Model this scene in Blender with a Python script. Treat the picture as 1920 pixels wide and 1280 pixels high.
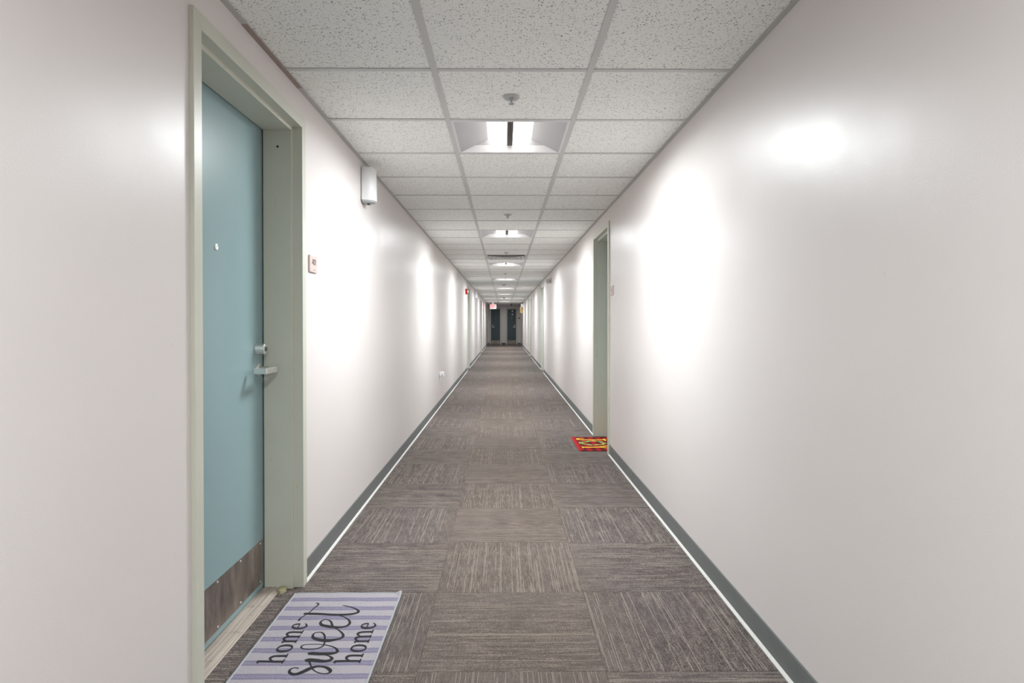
import bpy, bmesh, math, random
from mathutils import Vector, Matrix

random.seed(7)
for o in list(bpy.data.objects):
    bpy.data.objects.remove(o, do_unlink=True)
SC = bpy.context.scene
COL = SC.collection

# ------------------------------------------------------------------ camera, world, exposure
F_PX = 1197.0
CAM_H = 1.127
cam_d = bpy.data.cameras.new('camera')
cam_d.sensor_width = 36.0
cam_d.lens = F_PX / 1920.0 * 36.0
cam_d.shift_x = 6.0 / 1920.0
cam_d.shift_y = -22.0 / 1920.0
cam_d.clip_start = 0.02
cam_d.clip_end = 200
cam = bpy.data.objects.new('camera', cam_d)
cam.location = (0, 0, CAM_H)
cam.rotation_euler = (math.pi / 2 - math.atan(12 / F_PX), 0, -math.atan(9 / F_PX))
COL.objects.link(cam)
SC.camera = cam

w = bpy.data.worlds.new('world')
SC.world = w
w.use_nodes = True
w.node_tree.nodes['Background'].inputs[0].default_value = (0.0, 0.0, 0.0, 1)
w.node_tree.nodes['Background'].inputs[1].default_value = 0.0

SC.view_settings.view_transform = 'Standard'
SC.view_settings.look = 'None'
SC.view_settings.gamma = 1.0
SC.view_settings.use_curve_mapping = False
SC.view_settings.exposure = 0.13
LAMP_W = 40.0                       # power of one ceiling light
LAMP_C = (0.92, 0.983, 1.0)
SC.cycles.max_bounces = 6
SC.cycles.diffuse_bounces = 5
SC.cycles.glossy_bounces = 3
SC.cycles.adaptive_threshold = 0.02
SC.cycles.use_denoising = True
SC.cycles.sample_clamp_indirect = 6.0

# ------------------------------------------------------------------ dimensions (metres; y runs down the corridor)
XL, XR = -0.869, 0.905              # wall faces
Y0, Y1 = -2.5, 34.0                 # back wall, far end wall
HC = 2.115                          # ceiling
HOP = 1.957                         # door opening height
TILE = 0.6115
ROW0 = 2.507                        # a ceiling cross-tee line
GX0, GX1 = -0.273, 0.3385           # main runners
CY0 = 2.665                         # a carpet joint
CT = 0.6096
CX0, CX1 = -0.280, 0.3296           # carpet column joints
FP = 0.0135                         # how far the steel frames stand off the wall
FW = 0.048                          # frame face width

# ------------------------------------------------------------------ node helpers
def srgb(r, g, b, a=1.0):
    def c(v):
        v /= 255.0
        return v / 12.92 if v <= 0.04045 else ((v + 0.055) / 1.055) ** 2.4
    return (c(r), c(g), c(b), a)

class NT:
    def __init__(s, name):
        s.m = bpy.data.materials.new(name)
        s.m.use_nodes = True
        s.t = s.m.node_tree
        s.b = s.t.nodes['Principled BSDF']
    def node(s, typ, **kw):
        n = s.t.nodes.new(typ)
        for k, v in kw.items():
            setattr(n, k, v)
        return n
    def put(s, sock, v):
        if hasattr(v, 'is_output'):
            s.t.links.new(v, sock)
        elif v is not None:
            sock.default_value = v
    def math(s, op, a, b=None, c=None, clamp=False):
        n = s.node('ShaderNodeMath', operation=op, use_clamp=clamp)
        for i, v in enumerate((a, b, c)):
            if v is not None:
                s.put(n.inputs[i], v)
        return n.outputs[0]
    def mix(s, f, a, b, blend='MIX'):
        n = s.node('ShaderNodeMix', data_type='RGBA', blend_type=blend)
        s.put(n.inputs[0], f); s.put(n.inputs[6], a); s.put(n.inputs[7], b)
        return n.outputs[2]
    def ramp(s, f, stops, interp='LINEAR'):
        n = s.node('ShaderNodeValToRGB')
        n.color_ramp.interpolation = interp
        e = n.color_ramp.elements
        while len(e) < len(stops):
            e.new(0.5)
        for el, (p, c) in zip(e, stops):
            el.position = p
            el.color = c if len(c) == 4 else (*c, 1)
        s.put(n.inputs[0], f)
        return n.outputs[0]
    def step(s, f, lo, hi, a=0.0, b=1.0):
        n = s.node('ShaderNodeMapRange')
        n.interpolation_type = 'SMOOTHSTEP'
        s.put(n.inputs[0], f)
        for i, v in zip((1, 2, 3, 4), (lo, hi, a, b)):
            n.inputs[i].default_value = v
        return n.outputs[0]
    def obj(s):
        return s.node('ShaderNodeTexCoord').outputs['Object']
    def pos(s):
        return s.node('ShaderNodeNewGeometry').outputs['Position']
    def rand(s):
        return s.node('ShaderNodeObjectInfo').outputs['Random']
    def xyz(s, v):
        n = s.node('ShaderNodeSeparateXYZ'); s.put(n.inputs[0], v)
        return n.outputs
    def vec(s, x=0.0, y=0.0, z=0.0):
        n = s.node('ShaderNodeCombineXYZ')
        for i, v in enumerate((x, y, z)):
            s.put(n.inputs[i], v)
        return n.outputs[0]
    def noise(s, v, scale, detail=2.0, rough=0.5, w=None):
        n = s.node('ShaderNodeTexNoise')
        if w is not None:
            n.noise_dimensions = '4D'; s.put(n.inputs['W'], w)
        s.put(n.inputs['Vector'], v)
        n.inputs['Scale'].default_value = scale
        n.inputs['Detail'].default_value = detail
        n.inputs['Roughness'].default_value = rough
        return n.outputs['Fac']
    def bump(s, h, strength=0.2, dist=0.001):
        n = s.node('ShaderNodeBump')
        n.inputs['Strength'].default_value = strength
        n.inputs['Distance'].default_value = dist
        s.put(n.inputs['Height'], h)
        s.t.links.new(n.outputs[0], s.b.inputs['Normal'])
    def out(s, color=None, rough=None, metal=None, spec=None):
        for k, v in (('Base Color', color), ('Roughness', rough), ('Metallic', metal), ('Specular IOR Level', spec)):
            if v is not None:
                s.put(s.b.inputs[k], v)
        return s.m

def flat(name, rgb, rough=0.5, metal=0.0, var=0.06, scale=40.0, bump=0.0):
    n = NT(name)
    f = n.noise(n.obj(), scale, 3)
    c = srgb(*rgb)
    lo = tuple(x * (1 - var) for x in c[:3]) + (1,)
    hi = tuple(min(1, x * (1 + var)) for x in c[:3]) + (1,)
    n.out(n.mix(f, lo, hi), rough, metal)
    if bump:
        n.bump(n.noise(n.obj(), 300, 2), bump, 0.001)
    return n.m

def glow(name, rgb, strength, base=(0.8, 0.8, 0.8, 1)):
    n = NT(name)
    n.out(base, 0.4)
    f = n.noise(n.obj(), 6.0, 1)
    c = rgb
    n.put(n.b.inputs['Emission Color'], n.mix(f, tuple(x * 0.97 for x in c[:3]) + (1,), c))
    n.b.inputs['Emission Strength'].default_value = strength
    return n.m

MAT = {}

def mk_wall():
    n = NT('wall_paint')
    p = n.pos()
    f = n.noise(p, 1.3, 3)
    col = n.mix(f, srgb(225, 218, 216), srgb(230, 224, 222))
    spot = n.step(n.noise(p, 9.0, 4, 0.7), 0.71, 0.76)
    col = n.mix(n.math('MULTIPLY', spot, 0.15), col, srgb(168, 152, 146))
    n.out(col, n.step(n.noise(p, 3.0, 2), 0.3, 0.7, 0.34, 0.40), 0.0, 0.42)
    n.bump(n.math('ADD', n.noise(p, 190, 3, 0.6), n.math('MULTIPLY', n.noise(p, 8, 2), 2.0)), 0.10, 0.002)
    return n.m
MAT['wall'] = mk_wall()

def mk_tile():
    n = NT('mineral_fibre')
    p = n.obj()
    r = n.math('MULTIPLY', n.rand(), 37.0)
    x, y, z = n.xyz(p)
    v = n.vec(n.math('ADD', x, r), n.math('ADD', y, n.math('MULTIPLY', r, 1.7)), 0.0)
    wob = n.node('ShaderNodeTexNoise'); n.put(wob.inputs['Vector'], v); wob.inputs['Scale'].default_value = 60
    add = n.node('ShaderNodeVectorMath', operation='MULTIPLY_ADD')
    n.put(add.inputs[0], wob.outputs['Color']); add.inputs[1].default_value = (0.022, 0.022, 0.0); n.put(add.inputs[2], v)
    vo = n.node('ShaderNodeTexVoronoi', voronoi_dimensions='2D')
    n.put(vo.inputs['Vector'], add.outputs[0]); vo.inputs['Scale'].default_value = 100.0
    cr = n.xyz(vo.outputs['Color'])
    size = n.math('MULTIPLY_ADD', cr[0], 0.40, -0.05)
    dark = n.math('LESS_THAN', vo.outputs['Distance'], size)
    pin = n.step(n.noise(v, 420, 2), 0.64, 0.72)
    col = n.mix(n.noise(v, 14, 2), srgb(242, 243, 240), srgb(248, 249, 246))
    col = n.mix(n.math('MULTIPLY', pin, 0.20), col, srgb(120, 120, 116))
    col = n.mix(n.math('MULTIPLY', dark, n.math('MULTIPLY_ADD', cr[1], 0.6, 0.20)), col, srgb(88, 90, 90))
    n.out(col, 0.9)
    n.bump(n.math('SUBTRACT', n.noise(v, 260, 3), n.math('MULTIPLY', dark, 1.0)), 0.25, 0.001)
    return n.m
MAT['tile'] = mk_tile()

def mk_carpet():
    n = NT('carpet_pile')
    p = n.obj()
    r = n.math('MULTIPLY', n.rand(), 91.0)
    x, y, z = n.xyz(p)
    # rows of tufts run along local y; streaks change slowly along y, fast along x
    fine = n.noise(n.vec(n.math('MULTIPLY', x, 330.0), n.math('MULTIPLY', y, 16.0), r), 1.0, 1, 0.6)
    mid = n.noise(n.vec(n.math('MULTIPLY', x, 75.0), n.math('MULTIPLY', y, 11.0), r), 1.0, 2, 0.6)
    big = n.noise(n.vec(n.math('MULTIPLY', x, 9.0), n.math('MULTIPLY', y, 9.0), r), 1.0, 2, 0.6)
    wn = n.node('ShaderNodeTexWhiteNoise', noise_dimensions='2D')
    n.put(wn.inputs['Vector'], n.vec(n.math('FLOOR', n.math('MULTIPLY', x, 1 / 0.0044)), r, 0.0))
    row_id = wn.outputs['Value']
    dash = n.noise(n.vec(n.math('MULTIPLY', row_id, 400.0), n.math('MULTIPLY', y, 3.6), r), 1.0, 0, 0.5)
    fx = n.math('ABSOLUTE', n.math('SUBTRACT', n.math('FRACT', n.math('MULTIPLY', x, 1 / 0.0044)), 0.5))
    core = n.step(fx, 0.10, 0.27, 1.0, 0.0)
    loops = n.math('MULTIPLY_ADD', n.math('SINE', n.math('MULTIPLY', y, 1400.0)), 0.22, 0.78)
    pick = n.math('MULTIPLY', n.math('GREATER_THAN', row_id, 0.74), n.step(dash, 0.42, 0.48))
    line = n.math('MULTIPLY', n.math('MULTIPLY', pick, core), loops)
    gr = n.math('ADD', n.math('MULTIPLY', fine, 0.5), n.math('ADD', n.math('MULTIPLY', mid, 0.46), n.math('MULTIPLY', big, 0.24)))
    speck = n.noise(n.vec(n.math('MULTIPLY', x, 240.0), n.math('MULTIPLY', y, 200.0), r), 1.0, 1, 0.7)
    gr = n.math('ADD', gr, n.math('MULTIPLY', n.math('SUBTRACT', speck, 0.5), 0.95))
    col = n.ramp(gr, [(0.28, srgb(36, 32, 33)), (0.50, srgb(76, 70, 70)), (0.68, srgb(106, 97, 94)), (0.88, srgb(150, 138, 131))])
    hue = n.noise(n.vec(n.math('MULTIPLY', x, 2.2), n.math('MULTIPLY', y, 2.2), r), 1.0, 1, 0.5)
    col = n.mix(n.step(hue, 0.35, 0.65), n.mix(0.25, col, srgb(104, 98, 100)), col)
    col = n.mix(n.math('MULTIPLY', line, 0.85), col, srgb(182, 172, 158))
    px_ = n.math('ABSOLUTE', n.math('SUBTRACT', n.xyz(n.pos())[0], 0.03))
    worn = n.step(n.math('ADD', px_, n.math('MULTIPLY', n.math('SUBTRACT', n.noise(n.pos(), 1.6, 2), 0.5), 0.5)), 0.22, 0.52, 1.0, 0.0)
    col = n.mix(n.math('MULTIPLY', worn, 0.22), col, srgb(128, 112, 96))
    soil = n.step(n.noise(n.pos(), 2.1, 3, 0.6), 0.56, 0.72)
    col = n.mix(n.math('MULTIPLY', soil, 0.16), col, srgb(70, 60, 54))
    n.out(col, 0.95, 0.0, 0.15)
    n.b.inputs['Sheen Weight'].default_value = 0.13
    n.b.inputs['Sheen Roughness'].default_value = 0.5
    n.b.inputs['Sheen Tint'].default_value = srgb(228, 208, 190)
    groove = n.step(fx, 0.30, 0.50, 1.0, 0.0)
    n.bump(n.math('ADD', n.math('MULTIPLY', groove, 0.7), n.math('MULTIPLY', speck, 1.0)), 0.55, 0.0018)
    return n.m
MAT['carpet'] = mk_carpet()

def mk_frame():
    n = NT('sage_frame_paint')
    p = n.pos()
    col = n.mix(n.noise(p, 6, 3), srgb(203, 204, 190), srgb(211, 211, 198))
    sx = n.vec(n.math('MULTIPLY', n.xyz(p)[0], 30.0), n.math('MULTIPLY', n.xyz(p)[1], 30.0), n.math('MULTIPLY', n.xyz(p)[2], 6.0))
    scuff = n.step(n.noise(sx, 1.6, 5, 0.75), 0.66, 0.72)
    col = n.mix(n.math('MULTIPLY', scuff, 0.40), col, srgb(120, 112, 96))
    chip = n.step(n.noise(p, 55, 4, 0.7), 0.715, 0.74)
    col = n.mix(n.math('MULTIPLY', chip, 0.6), col, srgb(76, 70, 62))
    n.out(col, 0.38)
    n.bump(n.noise(p, 60, 3), 0.06, 0.002)
    return n.m
MAT['frame'] = mk_frame()

def mk_leaf():
    n = NT('teal_door_paint')
    p = n.pos()
    col = n.mix(n.noise(p, 2.2, 3), srgb(136, 163, 168), srgb(145, 170, 173))
    x, y, z = n.xyz(p)
    sx = n.vec(n.math('MULTIPLY', x, 20.0), n.math('MULTIPLY', n.math('ADD', y, z), 9.0), n.math('MULTIPLY', n.math('SUBTRACT', z, y), 70.0))
    scr = n.step(n.noise(sx, 1.1, 4, 0.7), 0.70, 0.74)
    col = n.mix(n.math('MULTIPLY', scr, 0.30), col, srgb(196, 210, 208))
    chip = n.step(n.noise(p, 30, 4, 0.75), 0.735, 0.75)
    col = n.mix(n.math('MULTIPLY', chip, 0.6), col, srgb(70, 84, 86))
    n.out(col, 0.34)
    n.bump(n.noise(p, 120, 3), 0.05, 0.002)
    return n.m
MAT['leaf'] = mk_leaf()

MAT['leaf_shaded'] = flat('shaded_teal_door_paint', (74, 92, 98), 0.4, 0.0, 0.08, 4)  # teal door paint with the shade of the far end put into its colour

def mk_kick():
    n = NT('worn_kick_plate')
    p = n.pos()
    x, y, z = n.xyz(p)
    v = n.vec(n.math('MULTIPLY', x, 8.0), n.math('MULTIPLY', y, 14.0), n.math('MULTIPLY', z, 5.0))
    f = n.noise(v, 1.2, 5, 0.65)
    col = n.ramp(f, [(0.25, srgb(108, 98, 94)), (0.5, srgb(146, 135, 129)), (0.75, srgb(186, 172, 163))])
    n.out(col, n.step(f, 0.3, 0.7, 0.30, 0.48), 0.75)
    n.bump(n.noise(p, 90, 3), 0.06, 0.001)
    return n.m
MAT['kick'] = mk_kick()

def mk_threshold():
    n = NT('worn_threshold')
    p = n.pos()
    x, y, z = n.xyz(p)
    v = n.vec(n.math('MULTIPLY', x, 260.0), n.math('MULTIPLY', y, 3.0), 0.0)
    f = n.noise(v, 1.0, 3, 0.6)
    col = n.ramp(f, [(0.3, srgb(146, 133, 123)), (0.55, srgb(186, 174, 164)), (0.75, srgb(212, 201, 190))])
    col = n.mix(n.math('MULTIPLY', n.step(n.noise(p, 24, 4), 0.6, 0.72), 0.35), col, srgb(118, 100, 88))
    n.out(col, 0.45, 0.15)
    return n.m
MAT['threshold'] = mk_threshold()

def mk_vinyl():
    n = NT('grey_vinyl_base')
    p = n.pos()
    col = n.mix(n.noise(p, 12, 4), srgb(108, 111, 111), srgb(122, 125, 125))
    scuff = n.step(n.noise(p, 40, 4, 0.7), 0.66, 0.74)
    col = n.mix(n.math('MULTIPLY', scuff, 0.25), col, srgb(84, 86, 86))
    n.out(col, 0.45)
    return n.m
MAT['vinyl'] = mk_vinyl()

def mk_brushed(name, c0, c1, rough):
    n = NT(name)
    p = n.obj()
    x, y, z = n.xyz(p)
    f = n.noise(n.vec(n.math('MULTIPLY', x, 900.0), n.math('MULTIPLY', y, 60.0), n.math('MULTIPLY', z, 900.0)), 1.0, 2)
    n.out(n.mix(f, srgb(*c0), srgb(*c1)), rough, 1.0)
    return n.m
MAT['chrome'] = mk_brushed('brushed_chrome', (222, 219, 217), (246, 243, 240), 0.36)
MAT['dark_metal'] = mk_brushed('dark_metal', (96, 96, 98), (130, 130, 132), 0.35)

MAT['toe'] = flat('white_toe_strip', (208, 206, 203), 0.5)
MAT['grid'] = flat('white_grid_metal', (205, 205, 204), 0.5, 0.0, 0.02)
MAT['angle'] = flat('white_wall_angle', (190, 191, 188), 0.55, 0.0, 0.04)
MAT['angle_old'] = flat('taupe_wall_angle', (156, 142, 134), 0.6, 0.0, 0.05)
MAT['white'] = flat('white_plastic', (232, 232, 232), 0.4, 0.0, 0.03)
MAT['grey_plastic'] = flat('grey_plastic', (176, 178, 180), 0.5)
MAT['beige'] = flat('beige_plastic', (212, 202, 194), 0.45)
MAT['reflector'] = flat('white_enamel', (226, 226, 230), 0.55, 0.0, 0.02)
MAT['satin'] = flat('satin_grey_enamel', (186, 186, 190), 0.5, 0.0, 0.02)
MAT['spine'] = flat('dark_spine', (62, 55, 52), 0.45)
MAT['spine_rib'] = flat('spine_rib', (112, 104, 98), 0.45)
MAT['lens'] = glow('lit_lens', (1.0, 0.95, 0.86, 1), 5.2)
MAT['lens_dim'] = glow('dim_lens', (1.0, 0.965, 0.90, 1), 0.8)
MAT['black'] = flat('black_plastic', (32, 32, 34), 0.4)
MAT['dark'] = flat('dark_grey', (62, 62, 62), 0.5)
MAT['red'] = flat('red_plastic', (196, 40, 34), 0.4)
MAT['exit_red'] = glow('exit_letters', (1.0, 0.06, 0.06, 1), 2.2, (0.8, 0.1, 0.1, 1))
MAT['exit_face'] = glow('exit_face', (1.0, 0.5, 0.5, 1), 0.25, srgb(205, 170, 168))
MAT['sign'] = flat('room_sign_plastic', (202, 184, 178), 0.45, 0.0, 0.03)
MAT['sign_ink'] = flat('sign_ink', (58, 48, 44), 0.5)
MAT['amber'] = flat('amber_panel', (206, 176, 120), 0.5)
MAT['slab'] = flat('concrete', (120, 118, 114), 0.9)
MAT['green_dirt'] = flat('sealant_lump', (170, 166, 130), 0.8, 0.0, 0.2, 300)

# ------------------------------------------------------------------ mesh helpers
def finish(name, bm, mat, parent=None, smooth=False, bevel=0.0, segs=2):
    bmesh.ops.recalc_face_normals(bm, faces=bm.faces[:])
    me = bpy.data.meshes.new(name)
    bm.to_mesh(me); bm.free()
    if mat is not None:
        me.materials.append(MAT[mat] if isinstance(mat, str) else mat)
    o = bpy.data.objects.new(name, me)
    COL.objects.link(o)
    if parent is not None:
        o.parent = parent
    if smooth:
        for p in me.polygons:
            p.use_smooth = True
    if bevel > 0:
        b = o.modifiers.new('bevel', 'BEVEL')
        b.width = bevel; b.segments = segs; b.limit_method = 'ANGLE'; b.angle_limit = math.radians(35)
        b.harden_normals = False
    return o

def bx(bm, x0, x1, y0, y1, z0, z1):
    vs = [bm.verts.new(c) for c in ((x0, y0, z0), (x1, y0, z0), (x1, y1, z0), (x0, y1, z0), (x0, y0, z1), (x1, y0, z1), (x1, y1, z1), (x0, y1, z1))]
    for f in ((0, 1, 2, 3), (4, 5, 6, 7), (0, 1, 5, 4), (1, 2, 6, 5), (2, 3, 7, 6), (3, 0, 4, 7)):
        bm.faces.new([vs[i] for i in f])

def box(name, b, mat, parent=None, bevel=0.0):
    bm = bmesh.new(); bx(bm, *b)
    return finish(name, bm, mat, parent, bevel=bevel)

def loft(bm, rings, cap=True, closed=True):
    rr = [[bm.verts.new(p) for p in r] for r in rings]
    n = len(rr[0])
    for a, b in zip(rr, rr[1:]):
        for i in range(n if closed else n - 1):
            j = (i + 1) % n
            bm.faces.new((a[i], a[j], b[j], b[i]))
    if cap:
        bm.faces.new(rr[0]); bm.faces.new(rr[-1])

def circ(axis, c, r, n=24, start=0.0):
    pts = []
    for i in range(n):
        a = start + 2 * math.pi * i / n
        u, v = r * math.cos(a), r * math.sin(a)
        if axis == 'x': pts.append((c[0], c[1] + u, c[2] + v))
        elif axis == 'y': pts.append((c[0] + u, c[1], c[2] + v))
        else: pts.append((c[0] + u, c[1] + v, c[2]))
    return pts

def lathe(name, axis, c, prof, mat, parent=None, n=24, smooth=False, bevel=0.0):
    """prof: list of (offset along axis, radius)"""
    bm = bmesh.new()
    k = 'xyz'.index(axis)
    rings = []
    for off, r in prof:
        cc = list(c); cc[k] += off
        rings.append(circ(axis, cc, max(r, 1e-4), n))
    loft(bm, rings)
    return finish(name, bm, mat, parent, smooth, bevel)

def tube(name, pts, r, mat, parent=None, n=8):
    bm = bmesh.new()
    pts = [Vector(p) for p in pts]
    rings = []
    up = Vector((0.13, 0.21, 0.97)).normalized()
    for i, p in enumerate(pts):
        t = (pts[min(i + 1, len(pts) - 1)] - pts[max(i - 1, 0)]).normalized()
        a = t.cross(up)
        if a.length < 1e-3: a = t.cross(Vector((1, 0, 0)))
        a.normalize(); b = t.cross(a)
        rings.append([tuple(p + a * (r * math.cos(2 * math.pi * k / n)) + b * (r * math.sin(2 * math.pi * k / n))) for k in range(n)])
    loft(bm, rings)
    return finish(name, bm, mat, parent, smooth=True)

def catmull(pts, sub=6):
    out = []
    P = [pts[0]] + list(pts) + [pts[-1]]
    for i in range(1, len(P) - 2):
        p0, p1, p2, p3 = P[i - 1], P[i], P[i + 1], P[i + 2]
        for s in range(sub):
            t = s / sub
            out.append(tuple(0.5 * (2 * b + (c - a) * t + (2 * a - 5 * b + 4 * c - d) * t * t + (-a + 3 * b - 3 * c + d) * t ** 3) for a, b, c, d in zip(p0, p1, p2, p3)))
    out.append(tuple(P[-2]))
    return out

def ribbon(bm, pts, fn, curve=True, z=0.0):
    """a pen stroke: pts (u, v, width) in mm; fn maps (u, v, lift) to a vertex"""
    if curve and len(pts) > 2:
        pts = catmull(pts)
    else:
        q = []
        for a, b in zip(pts, pts[1:]):
            k = max(1, int(math.hypot(b[0] - a[0], b[1] - a[1]) / 10))
            q += [tuple(a[c] + (b[c] - a[c]) * i / k for c in range(3)) for i in range(k)]
        pts = q + [tuple(pts[-1])]
    L, Rr = [], []
    for i, (u, v, wd) in enumerate(pts):
        a = pts[max(i - 1, 0)]; b = pts[min(i + 1, len(pts) - 1)]
        dx, dy = b[0] - a[0], b[1] - a[1]
        l = math.hypot(dx, dy) or 1.0
        nx, ny = -dy / l * wd / 2, dx / l * wd / 2
        L.append(bm.verts.new(fn(u + nx, v + ny, z)))
        Rr.append(bm.verts.new(fn(u - nx, v - ny, z)))
    for i in range(len(pts) - 1):
        bm.faces.new((L[i], L[i + 1], Rr[i + 1], Rr[i]))

def tag(o, label, cat=None, group=None, kind=None):
    if label: o['label'] = label
    if cat: o['category'] = cat
    if group: o['group'] = group
    if kind: o['kind'] = kind
    return o

def thing(name, loc, label, cat=None, group=None, kind=None, rz=0.0):
    o = bpy.data.objects.new(name, None)
    o.empty_display_size = 0.05
    o.location = loc
    o.rotation_euler = (0, 0, rz)
    COL.objects.link(o)
    return tag(o, label, cat, group, kind)

def dup(root, loc, label=None):
    r = root.copy(); COL.objects.link(r); r.location = loc
    if label: r['label'] = label
    for ch in list(root.children):
        c = ch.copy(); COL.objects.link(c); c.parent = r
        for g in list(ch.children):
            d = g.copy(); COL.objects.link(d); d.parent = c
    return r

# ------------------------------------------------------------------ door schedule
LEFT_DOORS = [(1.822, 2.722), (15.06, 15.96), (23.74, 24.64)]       # openings along y
RIGHT_DOORS = [(5.498, 6.362), (14.50, 15.40), (21.0, 21.9)]
END_DOORS = [(-0.705, -0.205), (0.165, 0.655)]                      # openings along x
HOP_END = 1.90

# ------------------------------------------------------------------ walls
def wall(name, a0, a1, openings, hop, top, to_world, depth, label):
    """grid sheet with openings, extruded backwards"""
    al = sorted({a0, a1, *[v for o in openings for v in o]})
    al2 = []
    for p, q in zip(al, al[1:]):
        k = max(1, int((q - p) / 3.0))
        al2 += [p + (q - p) * i / k for i in range(k)]
    al = al2 + [al[-1]]
    zs = [0.0, hop, top] if openings else [0.0, top]
    bm = bmesh.new()
    V = {}
    def vert(i, j, d):
        key = (i, j, d)
        if key not in V:
            V[key] = bm.verts.new(to_world(al[i], d, zs[j]))
        return V[key]
    def solid(i, j):
        if i < 0 or j < 0 or i >= len(al) - 1 or j >= len(zs) - 1: return False
        m = 0.5 * (al[i] + al[i + 1])
        return not (j == 0 and any(o[0] < m < o[1] for o in openings))
    for i in range(len(al) - 1):
        for j in range(len(zs) - 1):
            if not solid(i, j): continue
            for d in (0.0, depth):
                bm.faces.new([vert(i, j, d), vert(i + 1, j, d), vert(i + 1, j + 1, d), vert(i, j + 1, d)])
            for di, dj, e in ((-1, 0, ((i, j), (i, j + 1))), (1, 0, ((i + 1, j), (i + 1, j + 1))), (0, -1, ((i, j), (i + 1, j))), (0, 1, ((i, j + 1), (i + 1, j + 1)))):
                if not solid(i + di, j + dj):
                    (p, q) = e
                    bm.faces.new([vert(*p, 0.0), vert(*q, 0.0), vert(*q, depth), vert(*p, depth)])
    o = finish(name, bm, 'wall')
    return tag(o, label, None, None, 'structure')

TOPZ = HC + 0.16
left_map = lambda a, d, z: (XL - d, a, z)
right_map = lambda a, d, z: (XR + d, a, z)
end_map = lambda a, d, z: (a, Y1 + d, z)
G = 0.012        # rough openings are a little wider than the frames
wall('wall_left', Y0, Y1, [(a - G, b + G) for a, b in LEFT_DOORS], HOP + G, TOPZ, left_map, 0.165, 'long pale pinkish painted wall on the left of the corridor')
wall('wall_right', Y0, Y1, [(a - G, b + G) for a, b in RIGHT_DOORS], HOP + G, TOPZ, right_map, 0.165, 'long pale pinkish painted wall on the right of the corridor')
wall('wall_end', XL - 0.165, XR + 0.165, [(a - G, b + G) for a, b in END_DOORS], HOP_END + G, TOPZ, end_map, 0.165, 'shaded wall with two doors closing the far end of the corridor')
bk = box('wall_back', (XL - 0.165, XR + 0.165, Y0 - 0.15, Y0, 0, TOPZ), 'wall')
tag(bk, 'plain painted wall closing the corridor behind the viewpoint', None, None, 'structure')

# ------------------------------------------------------------------ floor: carpet tiles
floor = thing('floor', (0, 0, 0), 'taupe and grey carpet tiles laid quarter turned down the corridor', None, None, 'structure')
box('subfloor', (XL - 0.2, XR + 0.2, Y0 - 0.2, Y1 + 0.2, -0.06, -0.0065), 'slab', floor)

def tile_mesh(name, x0, x1, y0, y1, zt, zb, ch, mat):
    bm = bmesh.new()
    lo = [(x0, y0), (x1, y0), (x1, y1), (x0, y1)]
    hi = [(x0 + ch, y0 + ch), (x1 - ch, y0 + ch), (x1 - ch, y1 - ch), (x0 + ch, y1 - ch)]
    s = 1 if zt > zb else -1
    loft(bm, [[(x, y, zb) for x, y in lo], [(x, y, zt - s * ch) for x, y in lo], [(x, y, zt) for x, y in hi]])
    bmesh.ops.recalc_face_normals(bm, faces=bm.faces[:])
    me = bpy.data.meshes.new(name); bm.to_mesh(me); bm.free()
    me.materials.append(MAT[mat])
    return me

h = CT / 2
g = 0.0004
lw = CX0 - (XL - 0.016)          # tiles run a little under the wall line
rw = (XR + 0.016) - CX1
CM = {
    ('c', 0): tile_mesh('carpet_tile', -h + g, h - g, -h + g, h - g, 0.0, -0.006, 0.0010, 'carpet'),
    ('l', 0): tile_mesh('carpet_tile', h - lw + g, h - g, -h + g, h - g, 0.0, -0.006, 0.0010, 'carpet'),
    ('l', 1): tile_mesh('carpet_tile', -h + g, h - g, -h + g, -h + lw - g, 0.0, -0.006, 0.0010, 'carpet'),
    ('r', 0): tile_mesh('carpet_tile', -h + g, -h + rw - g, -h + g, h - g, 0.0, -0.006, 0.0010, 'carpet'),
    ('r', 1): tile_mesh('carpet_tile', -h + g, h - g, h - rw + g, h - g, 0.0, -0.006, 0.0010, 'carpet'),
}
def put_tile(me, x, y, turn):
    o = bpy.data.objects.new('carpet_tile', me)
    o.location = (x, y, random.uniform(-0.0003, 0.0002))
    o.rotation_euler = (0, 0, math.pi / 2 if turn else 0)
    o.parent = floor
    COL.objects.link(o)
r0 = int(math.floor((Y0 - CY0) / CT))
r1 = int(math.ceil((Y1 - CY0) / CT))
for r in range(r0, r1):
    yc = CY0 + (r + 0.5) * CT
    for ci, (c, xc) in enumerate((('l', CX0 - h), ('c', (CX0 + CX1) / 2), ('r', CX1 + h))):
        if c == 'c':
            t = r % 2 != 0
            put_tile(CM[('c', 0)], xc, yc, t)
        else:
            t = r % 2 == 0
            put_tile(CM[(c, 1 if t else 0)], xc, yc, t)
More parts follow.
